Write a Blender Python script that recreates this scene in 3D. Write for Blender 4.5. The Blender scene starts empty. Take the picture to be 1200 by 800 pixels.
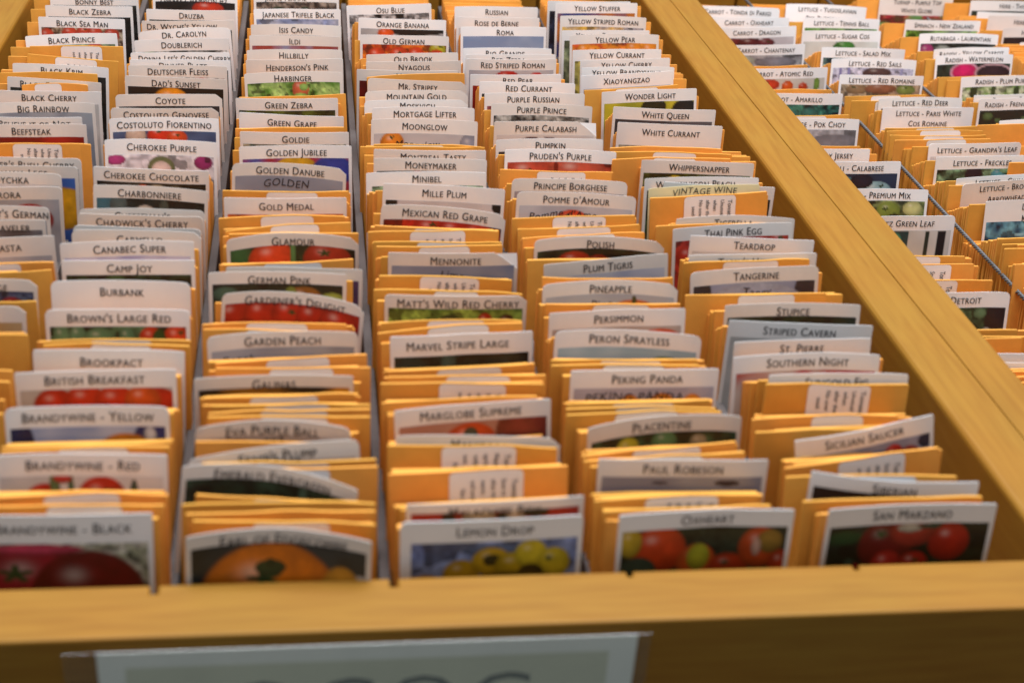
import bpy, math, random
import numpy as np
from mathutils import Vector, Matrix
from mathutils.bvhtree import BVHTree

random.seed(7)
S = bpy.context.scene
COL = S.collection

# ------------------------------------------------------------------ camera, world, light, exposure
F = 1650.0                                    # focal length in pixels of a 1200 x 800 frame
VPX, VPY = 361 - 600, -570 - 400              # where the rows of packets run together
_k = (672 - 400) / F
_y = np.array([VPX, VPY, F], float)
_b = (-.029 - _k * _y[0] / F) / (1 + _k * _y[1] / F)
_c = -(_y[0] + _b * _y[1]) / F
_x = np.array([1.0, _b, _c])
_x /= np.linalg.norm(_x); _y /= np.linalg.norm(_y)
_z = np.cross(_x, _y)
M = np.array([_x, _y, _z])                    # camera (right, down, forward) -> world
def ray(u, v): return M @ np.array([(u - 600) / F, (v - 400) / F, 1.0])
_r0, _r1 = ray(462, 688), ray(740, 678)
_P = -_r0 + _r1 * (_r0[2] / _r1[2])
CAM = -_r0 * (.106 / _P[0])                   # 106 mm from one divider slot to the next
def bp(u, v, Z):                              # a point of the photograph put on the level Z
    r = ray(u, v); return CAM + r * ((Z - CAM[2]) / r[2])
def proj(p):
    q = M.T @ (np.asarray(p) - CAM); return 600 + F * q[0] / q[2], 400 + F * q[1] / q[2]
FWD = M[:, 2]
cam = bpy.data.cameras.new('camera'); camo = bpy.data.objects.new('camera', cam); COL.objects.link(camo)
cam.sensor_width = 36; cam.lens = F / 1200 * 36; cam.clip_start = .02; cam.clip_end = 50
camo.matrix_world = Matrix(((M[0][0], -M[0][1], -M[0][2], CAM[0]), (M[1][0], -M[1][1], -M[1][2], CAM[1]),
                            (M[2][0], -M[2][1], -M[2][2], CAM[2]), (0, 0, 0, 1)))
cam.dof.use_dof = True
cam.dof.focus_distance = float(FWD @ (bp(520, 104, .015) - CAM))
cam.dof.aperture_fstop = 7.4
cam.dof.aperture_blades = 7
S.camera = camo

w = bpy.data.worlds.new('World'); S.world = w; w.use_nodes = True
w.node_tree.nodes['Background'].inputs[0].default_value = (.95, .97, 1, 1)
w.node_tree.nodes['Background'].inputs[1].default_value = .32

def lamp(name, loc, target, size, sizey, power, col):
    l = bpy.data.lights.new(name, 'AREA'); l.shape = 'RECTANGLE'; l.size = size; l.size_y = sizey
    l.energy = power; l.color = col
    o = bpy.data.objects.new(name, l); COL.objects.link(o); o.location = loc
    o.rotation_euler = (Vector(target) - Vector(loc)).to_track_quat('-Z', 'Y').to_euler()
lamp('ceiling_light', (.25, .60, 1.9), (.25, .66, 0), 1.8, 1.1, 80, (.905, .96, 1))
S.view_settings.view_transform = 'Standard'; S.view_settings.look = 'None'
S.view_settings.exposure = .19; S.view_settings.gamma = 1
S.render.engine = 'CYCLES'
S.render.resolution_x = 1024; S.render.resolution_y = 682

# ------------------------------------------------------------------ materials
def lin(h):
    c = [int(h[i:i + 2], 16) / 255 for i in (0, 2, 4)]
    return tuple(x / 12.92 if x <= .04045 else ((x + .055) / 1.055) ** 2.4 for x in c)
def mat(name, col, rough=.5, var=0, scale=60, bump=0, spec=.4, rnd=0, stretch=None, col2=None):
    m = bpy.data.materials.new(name); m.use_nodes = True
    nt = m.node_tree; b = nt.nodes['Principled BSDF']
    b.inputs['Roughness'].default_value = rough; b.inputs['Specular IOR Level'].default_value = spec
    b.inputs['Base Color'].default_value = (*col, 1)
    N = nt.nodes.new; L = nt.links.new
    tc = N('ShaderNodeTexCoord'); mp = N('ShaderNodeMapping'); L(tc.outputs['Object'], mp.inputs[0])
    if stretch: mp.inputs['Scale'].default_value = stretch
    out = None
    if var or col2:
        nz = N('ShaderNodeTexNoise'); nz.inputs['Scale'].default_value = scale; nz.inputs['Detail'].default_value = 6
        nz.inputs['Roughness'].default_value = .6
        L(mp.outputs[0], nz.inputs['Vector'])
        rp = N('ShaderNodeValToRGB'); L(nz.outputs['Fac'], rp.inputs[0])
        c2 = col2 or tuple(min(1, x * (1 + var)) for x in col)
        c1 = col if col2 else tuple(x * (1 - var) for x in col)
        rp.color_ramp.elements[0].position = .3; rp.color_ramp.elements[1].position = .7
        rp.color_ramp.elements[0].color = (*c1, 1); rp.color_ramp.elements[1].color = (*c2, 1)
        out = rp.outputs[0]
        if bump:
            bm = N('ShaderNodeBump'); bm.inputs['Strength'].default_value = bump; bm.inputs['Distance'].default_value = .001
            L(nz.outputs['Fac'], bm.inputs['Height']); L(bm.outputs[0], b.inputs['Normal'])
    if rnd:
        oi = N('ShaderNodeObjectInfo'); hs = N('ShaderNodeHueSaturation')
        mr = N('ShaderNodeMapRange'); mr.inputs[3].default_value = 1 - rnd; mr.inputs[4].default_value = 1 + rnd
        L(oi.outputs['Random'], mr.inputs[0]); L(mr.outputs[0], hs.inputs['Value'])
        mh = N('ShaderNodeMapRange'); mh.inputs[3].default_value = .5 + rnd * .06; mh.inputs[4].default_value = .5 - rnd * .05
        L(oi.outputs['Random'], mh.inputs[0]); L(mh.outputs[0], hs.inputs['Hue'])
        if out: L(out, hs.inputs['Color'])
        else: hs.inputs['Color'].default_value = (*col, 1)
        out = hs.outputs[0]
    if out: L(out, b.inputs['Base Color'])
    return m
def wood(name, axis, base=(.315, .150, .018), dark=(.262, .115, .012)):
    m = bpy.data.materials.new(name); m.use_nodes = True
    nt = m.node_tree; b = nt.nodes['Principled BSDF']; N = nt.nodes.new; L = nt.links.new
    tc = N('ShaderNodeTexCoord'); mp = N('ShaderNodeMapping'); L(tc.outputs['Object'], mp.inputs[0])
    mp.inputs['Scale'].default_value = {'x': (8, 105, 105), 'y': (105, 8, 105)}[axis]
    nz = N('ShaderNodeTexNoise'); nz.inputs['Scale'].default_value = 2.2; nz.inputs['Detail'].default_value = 7
    nz.inputs['Distortion'].default_value = .35; L(mp.outputs[0], nz.inputs['Vector'])
    mp2 = N('ShaderNodeMapping'); L(tc.outputs['Object'], mp2.inputs[0])
    mp2.inputs['Scale'].default_value = {'x': (5, 9, 9), 'y': (9, 5, 9)}[axis]
    n2 = N('ShaderNodeTexNoise'); n2.inputs['Scale'].default_value = 2.0; n2.inputs['Detail'].default_value = 3; L(mp2.outputs[0], n2.inputs['Vector'])
    rp = N('ShaderNodeValToRGB'); L(nz.outputs['Fac'], rp.inputs[0])
    rp.color_ramp.elements[0].position = .28; rp.color_ramp.elements[1].position = .62
    rp.color_ramp.elements[0].color = (*dark, 1); rp.color_ramp.elements[1].color = (*base, 1)
    mx = N('ShaderNodeMix'); mx.data_type = 'RGBA'; mx.blend_type = 'MULTIPLY'
    r2 = N('ShaderNodeValToRGB'); L(n2.outputs['Fac'], r2.inputs[0])
    r2.color_ramp.elements[0].position = .3; r2.color_ramp.elements[1].position = .7
    r2.color_ramp.elements[0].color = (1, .86, .7, 1); r2.color_ramp.elements[1].color = (.95, 1, 1, 1)
    mx.inputs[0].default_value = .6
    L(rp.outputs[0], mx.inputs[6]); L(r2.outputs[0], mx.inputs[7]); L(mx.outputs[2], b.inputs['Base Color'])
    bm = N('ShaderNodeBump'); bm.inputs['Strength'].default_value = .12; bm.inputs['Distance'].default_value = .0006
    L(nz.outputs['Fac'], bm.inputs['Height']); L(bm.outputs[0], b.inputs['Normal'])
    b.inputs['Roughness'].default_value = .48; b.inputs['Specular IOR Level'].default_value = .22
    return m
MW_X, MW_Y = wood('varnished_wood_x', 'x'), wood('varnished_wood_y', 'y')
M_DIV = mat('grey_divider', (.115, .095, .090), .75, .22, 25, .1, spec=.12, stretch=(1, .2, 1))
M_CHAN = mat('grey_channel', (.105, .10, .102), .45, .45, 90, .3)
M_COOL = mat('white_card', (.82, .82, .835), .42, .03, 40, rnd=.03)
M_WARM = mat('aged_card', (.70, .655, .62), .45, .05, 40, rnd=.05)
M_MID = mat('pale_card', (.77, .75, .745), .42, .04, 40, rnd=.04)
M_YEL = mat('yellow_note', (.74, .70, .42), .5, .04, 40)
M_INK = mat('printed_ink', (.018, .016, .02), .5)
M_PEN = mat('marker_ink', (.01, .01, .016), .4)
M_GREY = mat('grey_print', (.05, .05, .055), .6)
M_FAINT = mat('faded_print', (.22, .22, .20), .6)
M_ENV = mat('manila_paper', (.76, .345, .060), .55, .12, 28, .35, spec=.25, rnd=.10)
M_LAB = mat('sticker_paper', (.80, .79, .80), .5, .03, 40)
M_SIGN = mat('sign_paper', (.86, .86, .81), .5, .04, 30)
M_SIGN2 = mat('sign_panel', (.66, .66, .53), .5, .05, 30)
M_FLOOR = mat('tray_bottom', (.30, .16, .04), .6, .2, 20)
M_TABLE = mat('dark_table', (.012, .035, .042), .5, .2, 10)
M_PLAST = bpy.data.materials.new('clear_plastic'); M_PLAST.use_nodes = True
_n = M_PLAST.node_tree; _n.nodes.remove(_n.nodes['Principled BSDF'])
_t = _n.nodes.new('ShaderNodeBsdfTransparent'); _t.inputs[0].default_value = (.99, .985, .97, 1)
_g = _n.nodes.new('ShaderNodeBsdfGlossy'); _g.inputs['Roughness'].default_value = .12
_mx = _n.nodes.new('ShaderNodeMixShader'); _mx.inputs[0].default_value = .07
_n.links.new(_t.outputs[0], _mx.inputs[1]); _n.links.new(_g.outputs[0], _mx.inputs[2])
_n.links.new(_mx.outputs[0], _n.nodes['Material Output'].inputs[0])
M_PIC = bpy.data.materials.new('printed_photo'); M_PIC.use_nodes = True
_a = M_PIC.node_tree.nodes.new('ShaderNodeAttribute'); _a.attribute_name = 'print'
M_PIC.node_tree.links.new(_a.outputs['Color'], M_PIC.node_tree.nodes['Principled BSDF'].inputs['Base Color'])
M_PIC.node_tree.nodes['Principled BSDF'].inputs['Roughness'].default_value = .4

# ------------------------------------------------------------------ helpers
def mesh_obj(name, vs, fs, m, parent=None, origin=None, smooth=False, bevel=0):
    me = bpy.data.meshes.new(name)
    o0 = np.asarray(origin if origin is not None else (0, 0, 0), float)
    me.from_pydata([tuple(np.asarray(v, float) - o0) for v in vs], [], fs)
    me.materials.append(m); me.update()
    if smooth: me.shade_smooth()
    o = bpy.data.objects.new(name, me); COL.objects.link(o)
    if parent: o.parent = parent
    else: o.location = tuple(o0)
    if bevel:
        b = o.modifiers.new('bevel', 'BEVEL'); b.width = bevel; b.segments = 3; b.limit_method = 'ANGLE'
    return o
def tag(o, label, cat, group=None):
    o['label'] = label; o['category'] = cat
    if group: o['group'] = group
def box(x0, x1, y0, y1, z0, z1):
    v = [(x, y, z) for z in (z0, z1) for y in (y0, y1) for x in (x0, x1)]
    return v, [(0, 2, 3, 1), (4, 5, 7, 6), (0, 1, 5, 4), (1, 3, 7, 5), (3, 2, 6, 7), (2, 0, 4, 6)]
def prism(poly, z0, z1):                      # poly counter-clockwise seen from above
    n = len(poly)
    v = [(x, y, z0) for x, y in poly] + [(x, y, z1) for x, y in poly]
    f = [tuple(range(n - 1, -1, -1)), tuple(range(n, 2 * n))] + [(i, (i + 1) % n, n + (i + 1) % n, n + i) for i in range(n)]
    return v, f
def empty(name, loc):
    o = bpy.data.objects.new(name, None); COL.objects.link(o); o.location = loc; o.empty_display_size = .02
    return o
SOLID = []                                    # (owner, verts, faces) for finding out which envelopes the photo shows

# ------------------------------------------------------------------ trays, table
v, f = box(-1.6, 2.2, -1.2, 2.6, -.16, -.116)
t = mesh_obj('table', v, f, M_TABLE); t['kind'] = 'structure'
YI = .0065                                    # inner face of the front board
yo0, yo1 = bp(0, 754, 0), bp(1200, 710, 0)
YO = (yo0[1] + yo1[1]) / 2
YB, YB2 = .955, 1.10
ZB = -.100
def line_at(p, q, Y): return p[0] + (q[0] - p[0]) * (Y - p[1]) / (q[1] - p[1])
wl = (bp(755, 0, 0), bp(1198, 600, 0)); sm = (bp(785, 0, 0), bp(1173, 480, 0)); wr = (bp(819, 0, 0), bp(1198.7, 445, 0))
XL = float(line_at(bp(34, 3, 0), bp(0, 60, 0), .5)); XR0 = line_at(*wl, YI)
KERF = [-.2085, -.1025, 0, .106, .2125]      # saw cuts in the front board
DIV = [-.199, -.0995, -.0012, .0985, .2000]   # grey dividers standing between the rows
def tray_part(name, vf, m, root, bevel=.0022, solid=True, seam=None):
    o = mesh_obj(name, vf[0], vf[1], m, root, origin=root.location, bevel=bevel)
    if seam is not None:                      # the long edge that meets the other tray stays nearly square
        at = o.data.attributes.new('bevel_weight_edge', 'FLOAT', 'EDGE')
        o.modifiers['bevel'].limit_method = 'WEIGHT'
        zt = max(v.co.z for v in o.data.vertices)
        for e in o.data.edges:
            a, b = (o.data.vertices[i].co for i in e.vertices)
            if abs(a.z - zt) < 1e-4 and abs(b.z - zt) < 1e-4 and abs(a.y - b.y) > .1:
                at.data[e.index].value = .16 if set(e.vertices) == set(seam) else 1.0
    if solid: SOLID.append((None, vf[0], vf[1]))
    return o
tray = empty('seed_tray', (0, 0, ZB - .012))
tag(tray, 'wide golden wooden tray in front holding six rows of tomato seed packets', 'wooden tray')
x0, x1 = XL - .032, line_at(*sm, YO)
poly = [(x0, YO), (x1, YO), (x1, YI)]
for kx in reversed(KERF):
    if kx > -.2:
        hw, dp = (.0017, .0055) if kx < .05 else (.0012, .0034)
        poly += [(kx + hw, YI), (kx + hw, YI - dp), (kx - hw, YI - dp), (kx - hw, YI)]
poly += [(x0, YI)]
fb = tray_part('front_board', prism(poly, ZB - .012, 0), MW_X, tray)
ys, ye = YI + .0004, YB + .022
tray_part('side_board', prism([(line_at(*wl, ys), ys), (line_at(*sm, ys) - .00012, ys), (line_at(*sm, ye) - .00012, ye), (line_at(*wl, ye), ye)], ZB - .012, 0), MW_Y, tray, .0035, seam=(5, 6))
tray_part('side_board', prism([(XL - .032, ys), (XL, ys), (XL, ye), (XL - .032, ye)], ZB - .012, 0), MW_Y, tray, .0035)
def back_wall(root, xa, xb, kerfs, y):
    poly = [(xa, y + .02), (xa, y)]
    for kx in kerfs: poly += [(kx - .0017, y), (kx - .0017, y + .006), (kx + .0017, y + .006), (kx + .0017, y)]
    poly += [(xb, y), (xb, y + .02)]
    v, f = prism(poly, ZB, -.0006)
    return tray_part('back_board', (v, f), MW_X, root, .001)
back_wall(tray, XL + .0004, line_at(*wl, YB) - .0004, DIV, YB)
tray_part('bottom_board', box(XL + .0004, XR0 - .004, YI + .0004, YB - .0004, ZB - .010, ZB - .002), M_FLOOR, tray, 0)
for kx in DIV:
    tray_part('divider', box(kx - .0028, kx + .0024, YI + .001, YB - .001, ZB - .001, -.03), M_DIV, tray, .0008)

tray2 = empty('seed_tray', (.5, 0, ZB - .012))
tag(tray2, 'second golden wooden tray at right holding rows of vegetable and herb packets', 'wooden tray')
ZD2 = -.047
c0, c1 = bp(992, 127, ZD2), bp(1200, 350, ZD2)
Y2 = -.02
def sh(Y): return line_at(c0, c1, Y) - line_at(c0, c1, .5)
def rail2(u, Y): return u + sh(Y)
ys = Y2 + .0304; ye = YB2 + .021
tray_part('side_board', prism([(line_at(*sm, ys) + .00012, ys), (line_at(*wr, ys), ys), (line_at(*wr, ye), ye), (line_at(*sm, ye) + .00012, ye)], ZB - .012, .0004), MW_Y, tray2, .0035, seam=(4, 7))
cx = line_at(c0, c1, .5)
XD2 = [cx, cx + .100, cx + .198]
def strand(pa, pb, ph, r=.00105, off=.0008, turns=150, sides=6):
    pa, pb = np.asarray(pa, float), np.asarray(pb, float); ax = pb - pa; ln = np.linalg.norm(ax); ax /= ln
    e1 = np.cross(ax, [0, 0, 1.0]); e1 /= np.linalg.norm(e1); e2 = np.cross(e1, ax)
    n = turns * 7; v = []; f = []
    for i in range(n + 1):
        a = ph + 2 * math.pi * turns * i / n
        c = pa + ax * ln * i / n + (e1 * math.cos(a) + e2 * math.sin(a)) * off
        for k in range(sides):
            q = 2 * math.pi * k / sides
            v.append(c + (e1 * math.cos(q) + e2 * math.sin(q)) * r)
    for i in range(n):
        for k in range(sides):
            k2 = (k + 1) % sides
            f.append((i * sides + k, (i + 1) * sides + k, (i + 1) * sides + k2, i * sides + k2))
    return v, f
for xd in XD2:                                # twisted wire rods part the rows of this tray
    a, b = Y2 + .0304, YB2 - .0004
    rv, rf = [], []
    for ph in (0, math.pi):
        v, f = strand((rail2(xd, a), a, ZD2), (rail2(xd, b), b, ZD2), ph)
        k = len(rv); rv += v; rf += [tuple(k + i for i in q) for q in f]
    o = mesh_obj('divider_rod', rv, rf, M_CHAN, tray2, origin=tray2.location, smooth=True)
xe = cx + .31
back_wall(tray2, line_at(*wr, YB2) + .0004, xe, [rail2(x, YB2) for x in XD2], YB2)
tray_part('front_board', box(line_at(*sm, Y2) + .0005, xe + .03, Y2, Y2 + .03, ZB - .012, 0), MW_X, tray2)
tray_part('side_board', box(xe + .0004, xe + .03, Y2 + .0304, YB2 + .02, ZB - .012, 0), MW_Y, tray2)
tray_part('bottom_board', box(line_at(*wr, .5) + .012, xe - .0004, Y2 + .032, YB2 - .0004, ZB - .010, ZB - .002), M_FLOOR, tray2, 0)

# ------------------------------------------------------------------ lettering
def text_mesh(body, small_caps=True, size=1.0, shear=0.0, offset=0.0, spacing=1.0):
    cu = bpy.data.curves.new('lettering', 'FONT'); cu.body = body; cu.size = size; cu.align_x = 'CENTER'
    cu.shear = shear; cu.offset = offset; cu.resolution_u = 3; cu.space_character = spacing
    cu.small_caps_scale = .80
    if small_caps:
        for cf in cu.body_format: cf.use_small_caps = True
    o = bpy.data.objects.new('lettering', cu); COL.objects.link(o)
    dg = bpy.context.evaluated_depsgraph_get()
    me = bpy.data.meshes.new_from_object(o.evaluated_get(dg))
    vs = np.array([v.co[:2] for v in me.vertices]) if len(me.vertices) else np.zeros((0, 2))
    fs = [tuple(p.vertices) for p in me.polygons]
    bpy.data.objects.remove(o); bpy.data.curves.remove(cu); bpy.data.meshes.remove(me)
    return vs, fs

# ------------------------------------------------------------------ a leaning sheet (card or envelope) in its own frame
class Sheet:
    """u across (-W/2..W/2), w up the sheet from the bottom (0..H), n towards the viewer."""
    def __init__(s, xl, yl, xr, yr, ztop, H, lean, bow=0, yawf=.55, twist=0):
        pl, pr = bp(xl, yl, ztop), bp(xr, yr, ztop)
        ym = (pl[1] + pr[1]) / 2
        d = (pr[1] - pl[1]) / 2
        # part of the slope is a turn, the rest a tilt of the sheet in its own plane
        dz = d * (1 - yawf) * .52
        zl, zr = ztop - dz, ztop + dz
        pl, pr = bp(xl, yl, zl), bp(xr, yr, zr)
        s.W = float(np.linalg.norm(pr - pl)); s.H = H
        s.top = (pl + pr) / 2
        s.U = (pr - pl) / s.W
        hd = np.array([-s.U[1], s.U[0], 0]); hd /= np.linalg.norm(hd)
        up = np.array([0, 0, 1.0])
        up = up - s.U * (up @ s.U); up /= np.linalg.norm(up)
        lean = min(lean, math.degrees(math.atan(max(.012, s.top[1] - .0125) / H))) if s.top[1] < .2 and s.top[0] < .33 else lean
        a = math.radians(lean)
        s.V = up * math.cos(a) + np.cross(up, s.U) * math.sin(a)
        s.V /= np.linalg.norm(s.V)
        s.N = np.cross(s.U, s.V)
        if s.N[1] > 0: s.N = -s.N
        s.base = s.top - s.V * H
        s.bow = bow; s.twist = twist; s.wav = 0; s.ph = (xl * 1.7 + yl * 3.1) % 6.28
        s.lean = lean
    def p(s, u, w, n=0.0):
        k = 2 * u / s.W; q = w / s.H
        d = n - .25 * s.bow * (1 - k * k) * q + s.twist * k * q * q
        w = w + s.bow * .55 * (1 - k * k) * q
        if s.wav:
            d += s.wav * q * (math.sin(u * 95 + s.ph) + .6 * math.sin(u * 210 + s.ph * 2.3))
            w += s.wav * .45 * q * math.sin(u * 130 + s.ph * 1.7)
        return s.base + s.U * u + s.V * w + s.N * d
def sheet_mesh(s, th, rad=.001, nu=16, rows=(0, .35, .7, .88, 1), bulge=0, clip=(0, 0)):
    """closed thin body with rounded upper corners; front face lies at n = th (+ bulge)"""
    us = list(np.linspace(-s.W / 2, s.W / 2, nu + 1))
    for r in {rad, clip[0], clip[1]}:
        if r > .0005:
            for k in (0, .08, .3, .6): us += [-s.W / 2 + r * k, s.W / 2 - r * k]
    us = sorted(set(round(u, 6) for u in us))
    def drop(u):
        dd = 0
        for side, c in ((-1, clip[0]), (1, clip[1])):
            e = s.W / 2 - side * u
            if c and e < c: dd = max(dd, (c - e) * .8)
            elif not c and e < rad: dd = max(dd, rad - math.sqrt(max(0, rad * rad - (rad - e) ** 2)))
        return dd
    vs = []; n = len(us); R = len(rows)
    for side in (1, -1):
        for q in rows:
            for u in us:
                w = s.H * q - (drop(u) if q == 1 else 0)
                k = 2 * u / s.W
                b = bulge * (1 - k ** 4) * math.sin(math.pi * min(1, max(0, q * .97))) ** .6 if bulge else 0
                vs.append(s.p(u, w, side * (th / 2 + b)))
    fs = []
    id_ = lambda sd, r, i: sd * R * n + r * n + i
    for r in range(R - 1):
        for i in range(n - 1):
            fs.append((id_(0, r, i), id_(0, r, i + 1), id_(0, r + 1, i + 1), id_(0, r + 1, i)))
            fs.append((id_(1, r, i), id_(1, r + 1, i), id_(1, r + 1, i + 1), id_(1, r, i + 1)))
        fs.append((id_(0, r, 0), id_(0, r + 1, 0), id_(1, r + 1, 0), id_(1, r, 0)))
        fs.append((id_(0, r, n - 1), id_(1, r, n - 1), id_(1, r + 1, n - 1), id_(0, r + 1, n - 1)))
    for i in range(n - 1):
        fs.append((id_(0, R - 1, i), id_(0, R - 1, i + 1), id_(1, R - 1, i + 1), id_(1, R - 1, i)))
        fs.append((id_(0, 0, i), id_(1, 0, i), id_(1, 0, i + 1), id_(0, 0, i + 1)))
    return vs, fs
def patch(s, u0, u1, w0, w1, n, nu=12, nw=2, rad=0):
    us = list(np.linspace(u0, u1, nu + 1)); vs = []; fs = []
    if rad:
        us = sorted(us + [e + sg * rad * q for e, sg in ((u0, 1), (u1, -1)) for q in (.05, .2, .45, .75)]); nu = len(us) - 1
    for j in range(nw + 1):
        for u in us:
            w = w0 + (w1 - w0) * j / nw
            if rad and j == nw:
                e = min(u - u0, u1 - u)
                if e < rad: w -= rad - math.sqrt(max(0, rad * rad - (rad - e) ** 2))
            vs.append(s.p(u, w, n))
    for j in range(nw):
        for i in range(nu):
            a = j * (nu + 1) + i; fs.append((a, a + 1, a + nu + 2, a + nu + 1))
    return vs, fs

# ------------------------------------------------------------------ printed pictures
def vnoise(x, y, seed):
    def h(i, j):
        q = np.sin(i * 127.1 + j * 311.7 + seed * 74.7) * 43758.5453
        return q - np.floor(q)
    i, j = np.floor(x), np.floor(y); fx, fy = x - i, y - j
    fx = fx * fx * (3 - 2 * fx); fy = fy * fy * (3 - 2 * fy)
    return (h(i, j) * (1 - fx) + h(i + 1, j) * fx) * (1 - fy) + (h(i, j + 1) * (1 - fx) + h(i + 1, j + 1) * fx) * fy
def paint(spec, s, t, seed):
    """s 0..1 across, t 0 (top).. downwards in the same unit; returns the ink colours of a printed photograph"""
    parts = [q.strip() for q in spec.split(';')]
    bg = parts[0].split('/')
    a = np.array(lin(bg[0])); b = np.array(lin(bg[1] if len(bg) > 1 else bg[0])); fr = float(bg[2]) if len(bg) > 2 else 9
    n = .6 * vnoise(s * fr, t * fr, seed) + .4 * vnoise(s * fr * 2.6, t * fr * 2.6, seed + 3)
    n = np.clip((n - .3) / .4, 0, 1)[..., None]
    c = a * (1 - n) + b * n
    if fr >= 5:                                # crisp leaf and shade detail of a photograph
        n3 = vnoise(s * fr * 5.5, t * fr * 5.5, seed + 5)[..., None]; n4 = vnoise(s * fr * 1.7 + 4, t * fr * 2.2, seed + 7)[..., None]
        c = c * (.62 + .76 * n3) * np.where(n4 > .68, .35, 1.0) * np.where(n4 < .2, 1.35, 1.0)
    rnd = random.Random(seed)
    def blob(cx, cy, rx, ry, col, gloss=1):
        nonlocal c
        col = np.array(lin(col))
        dx, dy = (s - cx) / rx, (t - cy) / ry
        r = np.sqrt(dx * dx + dy * dy)
        m = np.clip((1.04 - r) / .08, 0, 1)[..., None]
        tone = np.clip(1.12 - .5 * np.clip(r, 0, 1) ** 2 - .22 * dy, .3, 1.4)[..., None]
        tone = tone * (.72 + .34 * vnoise(s * 14, t * 14, seed + 9)[..., None] + .22 * vnoise(s * 41, t * 41, seed + 2)[..., None])
        cc = np.clip(col * tone, 0, 1)
        hl = np.exp(-(((dx + .25) / .2) ** 2 + ((dy + .45) / .16) ** 2))[..., None] * .34 * gloss
        cc = cc * (1 - hl) + np.array([.9, .85, .8]) * hl
        c = c * (1 - m) + cc * m
        if gloss and rx >= .1 and col[0] > .12 and rnd.random() < .55:     # green calyx of the fruit
            ox, oy = rnd.uniform(-.35, .35), rnd.uniform(-.5, -.15)
            ex, ey = (dx - ox) / .3, (dy - oy) / .22
            an = np.arctan2(ey, ex); rr = np.sqrt(ex * ex + ey * ey)
            st = np.clip((.42 + .58 * np.abs(np.cos(2.5 * an + rnd.random() * 3)) ** 2 - rr) / .15, 0, 1)[..., None]
            c = c * (1 - st) + np.array(lin('2c4420')) * (.6 + .8 * vnoise(s * 60, t * 60, seed)[..., None]) * st
    for q in parts[1:]:
        if not q: continue
        k = q[0]; g = q[1:].split(',')
        if k == 'e': blob(float(g[0]), float(g[1]), float(g[2]), float(g[3]), g[4])
        elif k == 'p': blob(float(g[0]), float(g[1]), float(g[2]), float(g[3]), g[4], 0)
        elif k == 'f':                         # n fruits of one colour, in a loose row
            col, cnt, r = g[0], int(g[1]), float(g[2])
            for i in range(cnt):
                blob((i + .5 + rnd.uniform(-.25, .25)) / cnt, rnd.uniform(.3, 1.3) * r + .02, r * rnd.uniform(.85, 1.1), r * rnd.uniform(.85, 1.1), col)
        elif k == 'l':                         # leaves
            col, cnt = g[0], int(g[1])
            for i in range(cnt):
                blob(rnd.random(), rnd.uniform(0, .35), rnd.uniform(.025, .09), rnd.uniform(.015, .05), col, .15)
        elif k == 'b':                         # band x0,x1,y0,y1
            x0, x1, y0, y1 = map(float, g[:4]); col = np.array(lin(g[4]))
            m = ((s > x0) & (s < x1) & (t > y0) & (t < y1))[..., None]
            c = np.where(m, col, c)
    return np.clip(c * .88, .004, .9)

# ------------------------------------------------------------------ the packets, read off the photograph
# C xl,yl,xr,yr | title | title centre x | header height px | picture | flags
# E xl,yl,xr,yr | sticker x0,x1 | flags
PD = {
 'dk': '14181a/2a3230', 'red': '8a1a10/c02a14/5;fc42a14,6,.11', 'dred': '5a0e0c/8c1a12/4', 'grn': '2c4420/6f9440/11;l7fa050,7',
 'dgrn': '121c16/2c4430/10;l3c5a38,5', 'blue': '5a6c94/8494b4/4', 'lav': 'b4b6d0/d8d8e4/4', 'gb': '7c8696/98a0ac/4', 'wht': 'c8c8cc/dcdce0/3',
 'teal': '0c2a34/3c7c7c/12;l57a09a,8', 'tan': 'b09468/c8b088/4',
}
COLS = {}
COLS['t1'] = """
C 58,-5,162,-4|Bonny Best|110|11|dk
C 53,6,155,8|Black Zebra|105|13|14181a/20201e
C 45,19.5,146,23|Black Sea Man|96|12|4a2a1c/c0b098/14;fb8402c,5,.1|b
C 29,43,137,39|Black Prince|83|13|5a6a50/88a080;fc03a20,3,.1|b m4
E 35,54,144,55|71,119|p
E 32,63,139,72|65,114|p
C 15,74,127,80|Black Krim|72|12|14181a/20201e|m
E -5,86,114,87|
C 8,90,119,97|Black Ethiopian|60|12|dk|w
E 25,100,103,99|40,72
C -8,105,118,108|Black Cherry|57|15|b8b8b8/d0d0d0/4;e.22,.08,.11,.16,2a1820|
C -10,122,111,121|Big Rainbow|50|12|gb|w
C -14,137,96,137|Believe it or Not|40|11|dk|
C -17,146,101,146|Beefsteak|36|15|7a1210/a8201a/3|w
E -15,169,106,170|15,72|p
C -41,183,95,186|Baxter's Bush Cherry|30|13|dk|w r
C -45,192,91,195|Banana Legs|21|14|2a50a0/3a66b8/3;p.75,.30,.5,.22,d8a018|w r
C -60,202,72,204|Azoychka|5|14|wht|w r
C -65,217,72,219|Aurora|2|15|8c909a/a8acb6/4;e.72,.2,.22,.16,a02018|w r k
C -78,242,58,243|Aunt Ruby's German|-2|16|gb|w r
C -82,259,53,257|Arkansas Traveler|-20|12|505058/6a6a72/4|w
C -78,281,63,276|Amish Pasta|-12|23|a8a8b0/b8b8c0/4;e.62,.24,.2,.14,c01a10|w
E -80,314,63,306|-15,24
E -82,326,60,315|
C -98,326,43,329|Amana Orange|-40|14|1c2c54/5a6884/11;l8c2430,3|w R
E -96,356,43,351|
C -112,357,29,360|Alicante|-50|19|tan|w R
E -112,391,29,389|
E -110,397,32,392|
E -120,436,14,434|
E -124,450,12,446|
E -130,470,6,466|
E -138,492,3,486|
"""
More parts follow.
